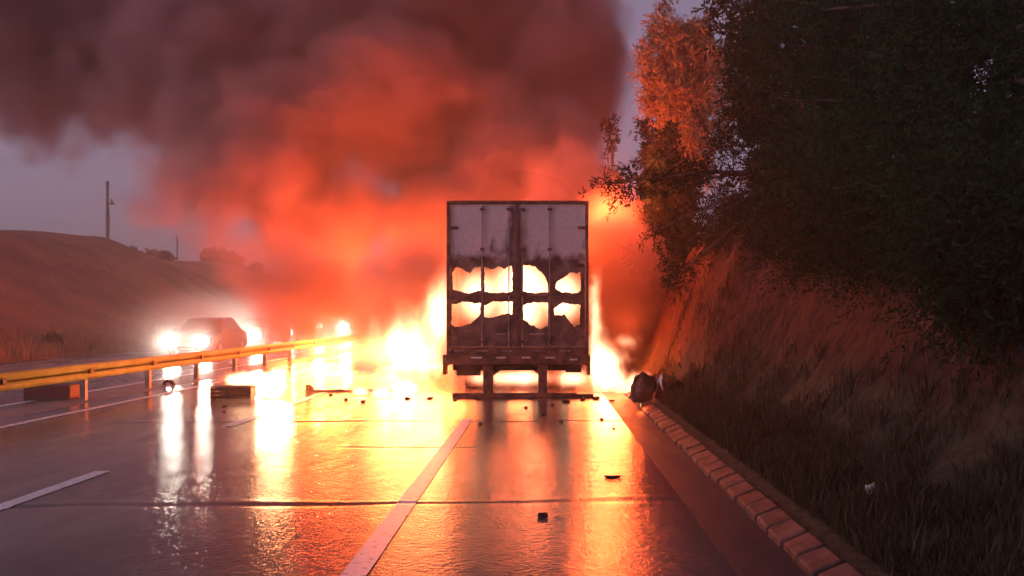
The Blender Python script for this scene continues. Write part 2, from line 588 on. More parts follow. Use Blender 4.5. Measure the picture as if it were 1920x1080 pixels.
# rear frame
boxo('door_seal', M['rust'], tr, (-0.035, 0.035, -0.012, -0.002, Z0, Z1), 0.002)
boxo('door_seal', M['charred'], tr, (-0.05, 0.05, 0.037, 0.06, Z0, Z1))
boxo('corner_post', M['rust'], tr, (-1.33, -1.27, -0.05, 0.10, 0.60, 3.68), 0.012)
boxo('corner_post', M['rust'], tr, (1.27, 1.33, -0.05, 0.10, 0.60, 3.68), 0.012)
boxo('header_beam', M['rust'], tr, (-1.268, 1.268, -0.045, 0.10, 3.625, 3.685), 0.012)
boxo('sill_beam', M['rust'], tr, (-1.268, 1.268, -0.06, 0.12, 0.80, 0.945), 0.012)
bump_ = boxo('bumper', M['rust'], tr, (-1.36, 1.33, -0.10, 0.06, 0.62, 0.795), 0.015)
for (a, b, z) in ((-0.86, -0.66, .735), (-0.40, -0.22, .735), (0.08, 0.25, .735), (0.52, 0.70, .735), (0.98, 1.12, .70)):
    boxo('reflective_strip', M['strip_white'], bump_, (a, b, -0.106, -0.1005, z, z + 0.028))
for (a, b) in ((-1.18, -1.0), (-0.78, -0.55), (-0.3, -0.1), (0.30, 0.52), (0.80, 1.0)):
    boxo('reflective_strip', mat_noise('sooty_strip', (0.16, 0.09, 0.08), (0.36, 0.25, 0.23), 9.0, 0.5), tr, (a, b, -0.066, -0.0605, 0.86, 0.888))
for x in (-1.37, 1.33):
    boxo('corner_bracket', M['rust'], tr, (x - 0.03, x + 0.03, -0.06, 0.3, 0.42, 0.80), 0.01)
boxo('chassis_beam', M['charred'], tr, (-1.22, 1.20, 0.05, 0.30, 0.50, 0.62), 0.01)
boxo('mud_flap', M['charred'], tr, (-1.16, -0.70, 0.10, 0.13, 0.40, 0.60), 0.008)
boxo('mud_flap', M['charred'], tr, (0.90, 1.20, 0.10, 0.13, 0.46, 0.60), 0.008)
# underride guard resting on the road
ug = boxo('underride_bar', M['rust'], tr, (-1.22, 1.12, -0.06, 0.06, 0.0, 0.085), 0.012)
boxo('bent_bar_end', M['charred'], ug, (1.10, 1.42, -0.10, 0.05, -0.002, 0.065), 0.012)
for (x, w) in ((-0.55, .095), (0.47, .085)):
    bm = bmesh.new()
    box(bm, x - w, x + w, -0.05, 0.06, 0.08, 0.63, 0.012)
    build('guard_post', bm, M['rust'], ug)
    bm = bmesh.new()
    tube(bm, [(x + .02, 0.03, 0.42), (x + (0.25 if x < 0 else -0.22), 0.5, 0.56)], [0.055, 0.05], 8)
    build('guard_brace', bm, M['charred'], ug)
# box walls, roof, floor, chassis rails, axle, burnt wheels
for sx in (-1, 1):
    bm = bmesh.new()
    box(bm, sx * 1.30 - 0.012, sx * 1.30 + 0.012, 0.11, 12.6, 0.80, 3.62)
    w = build('side_wall', bm, M['wall_in'], tr)
    for k in range(20):
        boxo('wall_rib', M['rust'], w, (sx * 1.325 - 0.012, sx * 1.325 + 0.012, 0.4 + k * 0.62, 0.45 + k * 0.62, 0.82, 3.6))
    boxo('chassis_rail', M['charred'], tr, (sx * 0.45 - 0.06, sx * 0.45 + 0.06, 0.31, 12.0, 0.46, 0.78), 0.01)
boxo('roof', M['wall_in'], tr, (-1.31, 1.31, 0.11, 12.6, 3.63, 3.66))
boxo('floor', M['charred'], tr, (-1.285, 1.285, 0.13, 12.6, 0.80, 0.93))
boxo('front_wall', M['wall_in'], tr, (-1.285, 1.285, 12.55, 12.6, 0.94, 3.62))
for yy in (2.2, 3.5):
    bm = bmesh.new()
    tube(bm, [(-1.05, yy, 0.34), (1.05, yy, 0.34)], [0.075, 0.075], 10)
    ax = build('axle', bm, M['rust'], tr)
    for sx in (-1.05, -0.72, 0.72, 1.05):
        bm = bmesh.new()
        lathe(bm, [(-.12, .20), (-.12, .29), (.12, .29), (.12, .20), (.03, .16), (.03, .06), (-.03, .06), (-.03, .16)], 20, 'X', (sx, yy, 0.29))
        build('burnt_wheel', bm, M['rust'], ax)

# ------------------------------------------------------------------ vehicles on the opposite road
M['lamp'] = emis('headlamp_lens', (1.0, 0.93, 0.80), 22.0)
M['marker'] = emis('marker_lamp', (1.0, 0.85, 0.6), 14.0)
M['tyre'] = mat_noise('tyre_rubber', (0.015, 0.015, 0.015), (0.03, 0.03, 0.03), 9.0, 0.8)
M['rim'] = mat_noise('wheel_rim', (0.3, 0.3, 0.3), (0.45, 0.45, 0.45), 9.0, 0.35, 0.8)
M['glass'] = mat_noise('dark_car_glass', (0.012, 0.014, 0.018), (0.03, 0.03, 0.035), 2.0, 0.06, 0.0, 0.05, spec=0.7)


def prism(bm, prof, w0, w1=None):
    """side profile (y, z, halfwidth factor) swept across X"""
    A = [bm.verts.new((-w0 * f, y, z)) for y, z, f in prof]
    B = [bm.verts.new((w0 * f, y, z)) for y, z, f in prof]
    n = len(prof)
    for i in range(n): bm.faces.new((A[i], A[(i + 1) % n], B[(i + 1) % n], B[i]))
    bm.faces.new(A[::-1])
    bm.faces.new(B)


def headlight(par, x, y, z, r, watts, lampmat):
    bm = bmesh.new()
    lathe(bm, [(-.02, r * .15), (-.03, r * .6), (-.015, r), (.05, r), (.05, r * .15)], 14, 'Y', (x, y, z))
    h = build('headlight', bm, lampmat, par)
    L = bpy.data.lights.new('headlight_beam', 'SPOT')
    L.energy = watts
    L.color = (1.0, 0.90, 0.74)
    L.spot_size = R(110)
    L.spot_blend = 0.9
    L.shadow_soft_size = 0.24
    lo = bpy.data.objects.new('headlight_beam', L)
    lo.location = (x, y - 0.06, z)
    lo.rotation_euler = (R(86), 0, 0)
    COL.objects.link(lo)
    lo.rotation_euler = (R(86), 0, R(180))
    lo.parent = h


def car(loc, label, paint, rz, watts, sep=1.05):
    c = empty('oncoming_car', loc, label, 'car', 'cars queueing on the opposite road', rz)
    bm = bmesh.new()
    prism(bm, [(0.0, .28, .92), (-.05, .45, .96), (.02, .68, .95), (.25, .76, .94), (1.15, .92, .96), (3.5, .95, .96), (4.15, .88, .93), (4.25, .55, .95), (4.2, .28, .92)], .88)
    bmesh.ops.bevel(bm, geom=bm.edges[:], offset=0.05, segments=2, affect='EDGES')
    build('body', bm, paint, c, smooth=False)
    bm = bmesh.new()
    prism(bm, [(1.05, .90, .90), (1.75, 1.40, .72), (3.0, 1.45, .72), (3.85, .93, .88)], .86)
    bmesh.ops.bevel(bm, geom=bm.edges[:], offset=0.04, segments=2, affect='EDGES')
    cab = build('cabin', bm, paint, c)
    pydata('windscreen', [(-.70, 1.09, .97), (.70, 1.09, .97), (.585, 1.66, 1.37), (-.585, 1.66, 1.37)], [(0, 1, 2, 3)], M['glass'], cab, (0, -.03, .012))
    for sx in (-1, 1):
        pydata('side_window', [(sx * .76, 1.4, .98), (sx * .76, 3.5, .98), (sx * .64, 2.95, 1.38), (sx * .64, 1.8, 1.36)], [(0, 1, 2, 3)], M['glass'], cab, (sx * .022, 0, 0))
        boxo('mirror', paint, c, (min(sx * .86, sx * 1.02), max(sx * .86, sx * 1.02), 1.25, 1.35, .93, 1.06), .02)
        for wy in (.75, 3.4):
            bm = bmesh.new()
            lathe(bm, [(-.1, .2), (-.1, .29), (-.07, .31), (.07, .31), (.1, .29), (.1, .2)], 20, 'X', (sx * .76, wy, .31))
            wh = build('wheel', bm, M['tyre'], c)
            bm = bmesh.new()
            lathe(bm, [(-.03, .03), (-.03, .2), (.03, .2), (.06, .03)], 14, 'X', (sx * .83, wy, .31))
            build('rim', bm, M['rim'], wh)
        headlight(c, sx * sep / 2, -.02, .60, .19, watts, M['lamp'])
    boxo('grille', M['black'], c, (-.33, .33, -.06, .02, .47, .60), .015)
    boxo('bumper', M['black'], c, (-.8, .8, -.09, .06, .27, .40), .03)
    boxo('number_plate', M['strip_white'], c, (-.24, .24, -.102, -.088, .31, .385))
    return c


M['car_a'] = mat_noise('silver_car_paint', (0.09, 0.09, 0.09), (0.12, 0.12, 0.12), 2.0, 0.25, 0.4, 0.05)
M['car_b'] = mat_noise('dark_car_paint', (0.05, 0.05, 0.06), (0.08, 0.08, 0.09), 2.0, 0.25, 0.2, 0.05)
M['car_c'] = mat_noise('red_car_paint', (0.25, 0.03, 0.03), (0.32, 0.05, 0.04), 2.0, 0.25, 0.2, 0.05)
car((-12.5, 30, 0), 'grey car with the most dazzling headlights, leading the oncoming queue', M['car_a'], R(3), 300)
car((-13.4, 38.5, 0), 'dark car queueing right behind the leading grey car, its headlights on', M['car_b'], R(1), 380, .9)
car((-14.2, 46, 0), 'red car with bright headlights in front of the oncoming truck', M['car_c'], R(2), 700, .95)


def truck(loc, rz):
    c = empty('oncoming_truck', loc, 'white flat-fronted truck with bright headlights and lit roof marker lamps', 'truck', None, rz)
    wp = mat_noise('white_truck_paint', (0.6, 0.6, 0.6), (0.7, 0.69, 0.68), 2.0, 0.35, 0.0, 0.05)
    boxo('cab', wp, c, (-1.1, 1.1, 0, 1.9, .55, 2.35), .12)
    pydata('windscreen', [(-.95, -.006, 1.35), (.95, -.006, 1.35), (.92, -.006, 2.12), (-.92, -.006, 2.12)], [(0, 1, 2, 3)], M['glass'], c)
    boxo('bumper', M['black'], c, (-1.12, 1.12, -.12, .15, .4, .62), .03)
    boxo('grille', M['black'], c, (-.6, .6, -.03, .03, .9, 1.2), .02)
    boxo('cargo_box', wp, c, (-1.2, 1.2, 2.05, 8.0, .95, 2.75), .04)
    for sx in (-1, 1):
        headlight(c, sx * .86, -.05, .78, .22, 1300, M['lamp'])
        boxo('mirror', M['black'], c, (min(sx * 1.14, sx * 1.34), max(sx * 1.14, sx * 1.34), .0, .1, 1.4, 1.8), .02)
        for wy in (.8, 6.2):
            bm = bmesh.new()
            lathe(bm, [(-.14, .25), (-.14, .44), (.14, .44), (.14, .25)], 20, 'X', (sx * .95, wy, .44))
            build('wheel', bm, M['tyre'], c)
    for x in (-.5, -.1, .35):
        boxo('marker_lamp', M['marker'], c, (x - .13, x + .13, -.05, .03, 2.26, 2.34), .02)


truck((-14.0, 56.5, 0), R(2))

# ------------------------------------------------------------------ utility poles
M['wood'] = mat_noise('weathered_pole', (0.05, 0.042, 0.04), (0.10, 0.085, 0.08), 5.0, 0.85)
for (x, y, top, lab) in ((-48.6, 95, 16.4, 'tall wooden utility pole with a short crossarm above the hill crest'), (-68.8, 160, 16.2, 'bare utility pole far beyond the hill, shorter in view')):
    zb = hill_z(x, y) - 0.5
    p = empty('utility_pole', (x, y, zb), lab, 'utility pole')
    bm = bmesh.new()
    tube(bm, [(0, 0, 0), (0.03, 0, (top - zb) * .6), (0, 0, top - zb)], [.26, .22, .17], 10)
    build('shaft', bm, M['wood'], p)
    if x > -60:
        boxo('crossarm', M['wood'], p, (-.15, .85, -.12, .0, top - zb - 2.6, top - zb - 2.4), .02)
        bm = bmesh.new()
        tube(bm, [(.5, -.06, top - zb - 2.4), (.5, -.06, top - zb - 2.0)], [.12, .09], 8)
        build('insulator', bm, M['wood'], p)

# ------------------------------------------------------------------ vegetation
def leaf_material(name, a, b, trans=0.06):
    t = NT(name)
    g = t.n('NewGeometry')
    ri = g.outputs['Random Per Island']
    col = t.mix(ri, a, b)
    d = t.n('BsdfDiffuse')
    tr_ = t.n('BsdfTranslucent')
    t.l(col, d.inputs[0])
    t.l(col, tr_.inputs[0])
    m = t.n('MixShader')
    m.inputs[0].default_value = trans
    t.l(d.outputs[0], m.inputs[1])
    t.l(tr_.outputs[0], m.inputs[2])
    t.l(m.outputs[0], t.out.inputs[0])
    return t.m


M['leaf_dark'] = leaf_material('dark_needles', (0.009, 0.021, 0.009), (0.022, 0.042, 0.017))
M['leaf_mid'] = leaf_material('green_foliage', (0.011, 0.028, 0.010), (0.030, 0.060, 0.022))
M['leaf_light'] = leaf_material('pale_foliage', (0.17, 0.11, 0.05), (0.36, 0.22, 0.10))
M['leaf_dry'] = leaf_material('dry_bush', (0.06, 0.05, 0.03), (0.11, 0.09, 0.05))
M['blade'] = leaf_material('bank_grass', (0.022, 0.022, 0.011), (0.085, 0.070, 0.040))
M['blade_dry'] = leaf_material('pale_dry_grass', (0.12, 0.09, 0.05), (0.25, 0.19, 0.11))
M['bark'] = mat_noise('bark', (0.05, 0.035, 0.028), (0.11, 0.08, 0.065), 6.0, 0.9, bstr=0.8)


def quads(name, V, mat, parent, loc):
    """V: (N,4,3) array of leaf quads -> one mesh"""
    n = len(V)
    me = bpy.data.meshes.new(name)
    me.vertices.add(n * 4)
    me.vertices.foreach_set('co', V.reshape(-1).astype(np.float32))
    me.loops.add(n * 4)
    me.loops.foreach_set('vertex_index', np.arange(n * 4, dtype=np.int32))
    me.polygons.add(n)
    me.polygons.foreach_set('loop_start', np.arange(0, n * 4, 4, dtype=np.int32))
    me.update(calc_edges=True)
    me.validate()
    me.materials.append(mat)
    return mobj(name, me, parent, loc)


def unit(a):
    return a / np.maximum(1e-6, np.linalg.norm(a, axis=-1, keepdims=True))


def foliage(C, rad, sprays, per, L, Wd, droop=0.25):
    """C: (n,3) clump centres -> leaf quads along sprays radiating from each clump"""
    n = len(C)
    d = unit(RNG.normal(size=(n, sprays, 3)) + np.array([0, 0, -droop]))
    ln = rad[:, None] * RNG.uniform(.6, 1.25, (n, sprays))
    tpar = RNG.uniform(.1, 1.0, (n, sprays, per))
    P = C[:, None, None, :] + d[:, :, None, :] * (ln[:, :, None] * tpar)[..., None]
    P[..., 2] -= droop * .35 * (tpar ** 2) * ln[:, :, None]
    P += RNG.normal(scale=.02, size=P.shape)
    dr = unit(d[:, :, None, :] * .8 + RNG.normal(scale=.65, size=P.shape))
    sd = unit(np.cross(dr, RNG.normal(size=P.shape)))
    l = L * RNG.uniform(.6, 1.3, P.shape[:3])[..., None]
    w = Wd * RNG.uniform(.7, 1.3, P.shape[:3])[..., None]
    q = np.stack([P, P + dr * l * .5 + sd * w * .5, P + dr * l, P + dr * l * .5 - sd * w * .5], axis=3)
    return q.reshape(-1, 4, 3)


def tree(name, label, cat, base, ells, n, mat, group, extra=(), rad=(.35, .6), sprays=14, per=13, L=.11, Wd=.024, trunk=.16, shell=.45, droop=.25):
    zb = bank_z(base[0], base[1]) - .1 if len(base) == 2 else base[2]
    b = np.array([base[0], base[1], zb])
    o = empty(name, tuple(b), label, cat, group)
    vol = np.array([e[1][0] * e[1][1] * e[1][2] for e in ells])
    pk = RNG.choice(len(ells), n, p=vol / vol.sum())
    u = unit(RNG.normal(size=(n, 3))) * (RNG.uniform(shell ** 3, 1, n) ** (1 / 3))[:, None]
    C = np.array([ells[k][0] for k in pk]) + u * np.array([ells[k][1] for k in pk])
    if len(extra): C = np.vstack([C, np.array(extra)])
    C = C - b
    rd = RNG.uniform(rad[0], rad[1], len(C))
    if len(extra): rd[-len(extra):] *= .75
    quads('crown', foliage(C, rd, sprays, per, L, Wd, droop), mat, o, (0, 0, 0))
    top = max(e[0][2] + e[1][2] * .8 for e in ells) - zb
    cx = ells[0][0][0] - b[0]
    bm = bmesh.new()
    spine = [Vector((cx * k * .9 + .06 * math.sin(k * 9), (ells[0][0][1] - b[1]) * k, top * k)) for k in (0, .2, .4, .6, .8, 1)]
    tube(bm, spine, [trunk * 1.25, trunk, trunk * .85, trunk * .6, trunk * .35, trunk * .1], 9)
    build('trunk', bm, M['bark'], o, smooth=True)
    bm = bmesh.new()
    sel = list(range(0, n, max(1, n // 22))) + list(range(n, len(C), 5))
    for k in sel:
        c = Vector(C[k])
        h = max(.12, min(.92, (c.z / top) * .8 - .04))
        i = h * 5
        a = spine[int(i)].lerp(spine[min(5, int(i) + 1)], i - int(i))
        mid = a.lerp(c, .55) + Vector((0, 0, .12))
        tube(bm, [a, mid, c], [trunk * .32, trunk * .2, .012], 5)
    build('limbs', bm, M['bark'], o)
    return o


BR = [(1.05, 15.0, 3.85), (1.25, 15.1, 3.72), (1.45, 15.0, 3.9), (1.65, 15.1, 3.75), (1.85, 15, 4.0), (2.05, 15.1, 3.78), (2.2, 15, 4.1), (2.4, 15.1, 3.85), (2.55, 15, 4.25), (1.55, 15.1, 4.1),
      (1.9, 15.0, 3.0), (2.15, 15, 2.9), (2.3, 14.9, 3.1), (2.45, 15, 2.75), (2.2, 15, 2.5), (2.35, 14.9, 2.25), (2.55, 15, 2.45), (2.65, 15, 2.95), (2.75, 14.9, 3.3), (2.6, 15, 3.5), (2.25, 15.1, 2.15)]
G = 'trees crowning the right bank'
tree('pine_tree', 'dark pine with two branches reaching out over the road beside the trailer roof', 'tree', (4.7, 15.0), [((5.0, 15.0, 6.2), (1.75, 1.2, 3.2)), ((3.9, 14.9, 4.0), (1.2, 1.0, 1.1)), ((3.75, 14.9, 6.4), (.6, .8, 2.0))], 240, M['leaf_dark'], G, BR)
tree('pine_tree', 'broad dark green pine standing on the bank just before the overhanging pine', 'tree', (5.6, 11.6), [((5.3, 11.6, 5.2), (2.2, 1.3, 3.0)), ((4.4, 11.2, 3.2), (1.2, 1.2, 1.2)), ((3.6, 12.2, 5.2), (.8, .8, 1.8))], 320, M['leaf_mid'], G, L=.09, Wd=.019, per=16)
tree('pine_tree', 'bushy green tree whose low skirt hides the top of the earth cut', 'tree', (4.9, 8.0), [((4.7, 8.0, 4.0), (1.6, 1.1, 2.3)), ((4.0, 7.8, 2.6), (.8, 1.1, .9)), ((3.6, 8.6, 4.4), (.9, .8, 1.2))], 330, M['leaf_mid'], G, L=.075, Wd=.016, per=18)
tree('pine_tree', 'tall dark tree rising behind the broad pine on the bank', 'tree', (8.2, 14.8), [((8.0, 14.8, 7.5), (2.6, 1.8, 3.8))], 190, M['leaf_dark'], G, L=.18, Wd=.05, rad=(.5, .8))
tree('pine_tree', 'dark tree filling the bank top behind the overhanging pine', 'tree', (6.6, 19), [((6.3, 19, 7.6), (2.5, 1.8, 3.8)), ((5.4, 18.5, 5.2), (1.3, 1.2, 1.8))], 190, M['leaf_dark'], G, L=.2, Wd=.055, rad=(.5, .8))
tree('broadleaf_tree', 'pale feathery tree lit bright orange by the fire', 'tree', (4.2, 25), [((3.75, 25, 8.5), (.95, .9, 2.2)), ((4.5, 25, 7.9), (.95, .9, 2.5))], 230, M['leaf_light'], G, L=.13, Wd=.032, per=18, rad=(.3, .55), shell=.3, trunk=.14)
for (x, y, h, lab) in ((2.7, 34, 9.3, 'slim dark conifer dimmed by smoke at the foot of the plume'), (4.4, 33, 11.8, 'taller slim conifer just right of the smoke-dimmed one'), (3.35, 22.5, 6.6, 'short dark conifer just below the orange-lit tree')):
    zz = bank_z(x, y)
    tree('conifer_tree', lab, 'tree', (x, y), [((x, y, zz + (h - zz) * .3), (.95, .95, (h - zz) * .3)), ((x, y, zz + (h - zz) * .62), (.6, .6, (h - zz) * .28)), ((x, y, zz + (h - zz) * .88), (.22, .22, (h - zz) * .2))], 75, M['leaf_dark'], G, L=.22, Wd=.06, rad=(.3, .5), trunk=.12, droop=.6)
GS = 'bushes hanging over the earth cut'
for (x, y, z, r, lab) in ((4.15, 17.4, 3.4, .75, 'dark bush at the lip of the cut beside the fire'), (4.2, 13.2, 3.0, 1.0, 'dark bush drooping from the cut below the overhanging pine'), (4.3, 10.0, 2.6, 1.0, 'green bush hanging over the red earth below the broad pine'), (3.75, 6.7, 2.1, .75, 'nearest dark bush hanging low over the grass slope')):
    tree('bank_bush', lab, 'bush', (x, y), [((x - .1, y, z), (r, r * 1.3, r * .85))], 100, M['leaf_dark'], GS, L=.075, Wd=.016, per=18, trunk=.05, shell=.2, droop=.5)
tree('verge_shrub', 'small dark shrub standing in the pale grass at the hill foot', 'shrub', (-19.0, 33, hill_z(-19, 33) - .1), [((-19, 33, .45), (.28, .28, .33))], 14, M['leaf_dark'], None, L=.1, Wd=.03, rad=(.14, .24), trunk=.03)
for i, (x, y, r) in enumerate(((-34.0, 88, 1.3), (-33.2, 90.5, 1.0), (-34, 74, .5), (-34, 76.5, .45), (-34, 70.5, .5), (-33, 97, .8))):
    zz = hill_z(x, y)
    tree('ridge_bush', ('large round bush on the hill crest against the sky', 'bush touching the large round bush on the hill crest')[i] if i < 2 else 'low scrubby bush on the hill crest', 'bush', (x, y, zz - .2), [((x, y, zz + r * .5), (r, r, r * .8))], 26, M['leaf_dry'], 'bushes along the hill crest', L=.3, Wd=.1, rad=(.3, .55), trunk=.08)


def grass(name, label, mat, pts, h, w):
    n = len(pts)
    P = np.array(pts)
    a = RNG.uniform(0, 2 * np.pi, n)
    d = np.stack([np.cos(a), np.sin(a), np.zeros(n)], 1)
    sd = np.stack([-np.sin(a), np.cos(a), np.zeros(n)], 1)
    hh = h * RNG.uniform(.4, 1.3, n)[:, None]
    if n > 40000: hh[42000:] *= 1.9
    lean = RNG.uniform(.1, .8, n)[:, None]
    ww = w * RNG.uniform(.6, 1.3, n)[:, None]
    top = P + d * hh * lean + np.array([0, 0, 1]) * hh * np.sqrt(1 - .5 * lean ** 2)
    m = P + d * hh * lean * .3 + np.array([0, 0, 1]) * hh * .55
    q = np.stack([P, m + sd * ww * .5, top, m - sd * ww * .5], 1)
    return tag(quads(name, q, mat, None, (0, 0, 0)), label, 'grass', None, 'stuff')


pts = []
while len(pts) < 42000:
    y = 3.2 + 15 * random.random() ** 1.5
    x = 1.93 + 1.75 * random.random()
    if fbm(x * 1.3, y * 1.3, 7.0) + 1.15 - (x - 1.9) * .85 < random.random(): continue
    pts.append((x, y, bank_z(x, y) - .02))
for k in range(150):
    y, x = 3.6 + 12 * random.random() ** 1.3, 1.98 + 1.5 * random.random()
    for q in range(26):
        a, b = x + random.gauss(0, .035), y + random.gauss(0, .035)
        pts.append((a, b, bank_z(a, b) - .02))
grass('bank_grass', 'dull brown-green grass covering the foot of the right bank', M['blade'], pts, .17, .011)
pts = []
while len(pts) < 9000:
    y = 18 + 60 * random.random() ** 1.6
    x = -17.3 - 3.4 * random.random() ** 1.4
    pts.append((x, y, hill_z(x, y) - .03))
grass('verge_grass', 'pale dry grass along the foot of the left hill', M['blade_dry'], pts, .5, .03)

# ------------------------------------------------------------------ debris
M['crate'] = mat_noise('charred_red_wood', (0.07, 0.022, 0.014), (0.17, 0.055, 0.03), 6.0, 0.75, bstr=0.6)
M['barrier'] = mat_noise('dark_red_plastic', (0.09, 0.014, 0.012), (0.14, 0.025, 0.02), 4.0, 0.5)
M['litter'] = mat_noise('white_plastic', (0.55, 0.56, 0.55), (0.75, 0.75, 0.73), 6.0, 0.5)
c = empty('charred_crate', (-5.74, 15.75, 0), 'charred red-brown crate lying beside the small fierce fire', 'crate', rz=R(4))
for k in range(3): boxo('slat', M['crate'], c, (-.37, .37, -.17, -.145, .012 + k * .072, .075 + k * .072), .006)
for k in range(3): boxo('slat', M['crate'], c, (-.37, .37, .145, .17, .012 + k * .072, .075 + k * .072), .006)
for x in (-.36, .33): boxo('end_board', M['crate'], c, (x, x + .03, -.143, .143, .0, .2), .005)
boxo('lid', M['crate'], c, (-.36, .37, -.165, .165, .222, .24), .006)
b = empty('barrier_block', (-8.98, 15.6, 0), 'dark red low barrier block standing behind the yellow guard rail', 'barrier', rz=R(-2))
boxo('body', M['barrier'], b, (-.43, .43, -.2, .2, .02, .285), .03)
boxo('foot', M['black'], b, (-.38, .38, -.24, .24, 0, .045), .01)


def tyre(name, label, loc, rot, r, w, mat, cat='tyre', rim=True):
    o = empty(name, loc, label, cat)
    o.rotation_euler = rot
    bm = bmesh.new()
    lathe(bm, [(-w / 2, r * .62), (-w / 2, r * .9), (-w * .36, r), (w * .36, r), (w / 2, r * .9), (w / 2, r * .62)], 28, 'Y')
    for v in bm.verts: v.co += v.co.normalized() * .045 * fbm(v.co.x * 7, v.co.y * 7, v.co.z * 7)
    build('tread', bm, mat, o)
    if rim:
        bm = bmesh.new()
        lathe(bm, [(-w * .4, r * .52), (-w * .4, r * .63), (w * .4, r * .63), (w * .4, r * .52), (0, r * .2), (-.02, r * .2)], 24, 'Y')
        build('rim', bm, M['rust'], o)
        for k in range(5):
            a = k * 1.2566
            boxo('wheel_nut', M['rod'], o, (r * .3 * math.cos(a) - .015, r * .3 * math.cos(a) + .015, -w * .28, -w * .1, r * .3 * math.sin(a) - .015, r * .3 * math.sin(a) + .015))
    return o


tyre('tyre_debris', 'burnt tyre slumped against the kerb beside the right-hand flames', (1.70, 14.6, .29), (R(-16), R(8), R(-78)), .26, .24, M['charred'])
w = empty('twisted_metal', (1.98, 14.7, .1), 'twisted scrap of pale metal leaning on the burnt tyre', 'scrap metal')
bm = bmesh.new()
tube(bm, [(-.12, -.2, .02), (-.06, -.2, .28), (.02, -.2, .42), (.16, -.12, .40), (.26, -.1, .34)], [.022, .028, .026, .02, .012], 7)
build('bent_strut', bm, M['rim'], w)
bm = bmesh.new()
tube(bm, [(.02, -.2, .41), (.0, -.24, .28), (.03, -.25, .17)], [.03, .022, .012], 6)
build('torn_strip', bm, M['strip_white'], w)
bm = bmesh.new()
tube(bm, [(.1, 0, -.08), (.16, -.02, .15), (.3, 0, .28), (.42, .1, .22)], [.07, .09, .07, .03], 8)
build('charred_lump', bm, M['charred'], w)
o = tyre('tyre_fragment', 'half-buried dark tyre piece lying below the guard rail', (-8.22, 18.7, .0), (R(4), 0, R(5)), .13, .09, M['charred'], 'tyre', False)
# burnt flat panel left of the trailer
p = empty('burnt_strip', (-3.95, 17.3, 0), 'long charred strip of panel lying in the low yellow flames', 'debris', rz=R(3))
bm = bmesh.new()
N = 24
up, lo_ = [], []
for k in range(N + 1):
    x = -.85 + 1.7 * k / N
    hh = .02 + .07 * abs(fbm(x * 4, 1.0)) + (.12 if k < 2 else 0)
    up.append([(x, -.1, hh), (x, .12, hh * .8)])
    lo_.append([(x, -.13, 0), (x, .15, 0)])
rows = [[bm.verts.new(lo_[k][0]), bm.verts.new(up[k][0]), bm.verts.new(up[k][1]), bm.verts.new(lo_[k][1])] for k in range(N + 1)]
for k in range(N):
    for i in range(4): bm.faces.new((rows[k][i], rows[k][(i + 1) % 4], rows[k + 1][(i + 1) % 4], rows[k + 1][i]))
bm.faces.new(rows[0]); bm.faces.new(rows[-1][::-1])
build('sheet', bm, M['crate'], p)


def scrap(label, x, y, sx, sy, sz, rz, mat, group=None, name='road_scrap', z=None):
    bm = bmesh.new()
    r = bmesh.ops.create_icosphere(bm, subdivisions=2, radius=1.0)
    for v in bm.verts:
        q = v.co.copy()
        k = 1 + .45 * fbm(q.x * 1.5 + x, q.y * 1.5 + y, q.z * 1.5)
        m = max(abs(q.x), abs(q.y), abs(q.z))
        q = q.lerp(q / m * .8, .6)
        v.co = Vector((q.x * sx * k, q.y * sy * k, max(0, (q.z + .75) * sz * .6 * k)))
    o = build(name, bm, mat, None, (x, y, (road_z(x, y) if z is None else z)))
    o.rotation_euler = (0, 0, rz)
    return tag(o, label, 'debris' if name == 'road_scrap' else 'litter', group)


scrap('single dark block of debris on the road just before the wide joint', -0.01, 6.55, .045, .04, .03, .2, M['charred'])
scrap('flat dark curved scrap on the wet road beyond the wide joint',   .66, 8.12, .09, .05, .02, .1, M['charred'])
for (x, y, s) in ((-5.35, 14.3, .06), (-5.1, 13.6, .05), (-3.2, 15.1, .09), (-2.5, 15.6, .10), (-2.1, 15.7, .08), (-1.6, 15.4, .06), (-1.2, 15.6, .07), (-.3, 14.2, .05), (.0, 13.2, .05), (.15, 14.6, .06), (.25, 12.4, .045), (.4, 15.1, .08), (.7, 15.5, .09), (.95, 15.6, .1), (1.2, 15.2, .07), (.85, 12.6, .05), (.95, 11.6, .04), (-3.6, 15.5, .07), (-4.1, 16.4, .06), (-.9, 12.1, .04)):
    scrap('small charred scrap lying on the wet road behind the trailer', x, y, s * random.uniform(.5, 1.2), s * .6, s * .45, random.uniform(0, 3), M['charred'], 'charred scraps strewn behind the trailer')
lt = scrap('crumpled white plastic scrap lying in the bank grass', 2.42, 6.3, .06, .045, .10, .6, M['litter'], None, 'plastic_litter', bank_z(2.42, 6.3) + .05)

# ------------------------------------------------------------------ volumes: flames, smoke, haze
def field(t, co, ells, base):
    acc = None
    for (c, r, *w) in ells:
        q = t.vm('SUBTRACT', co, tuple(c[i] - base[i] for i in range(3)))
        q = t.vm('MULTIPLY', q, tuple(1 / r[i] for i in range(3)))
        q = t.math('SUBTRACT', 1.0, t.vm('LENGTH', q))
        if w: q = t.math('MULTIPLY', q, w[0])
        if acc is None: acc = q
        else: acc = t.math('SMOOTH_MAX', acc, q, 0.25)
    return acc


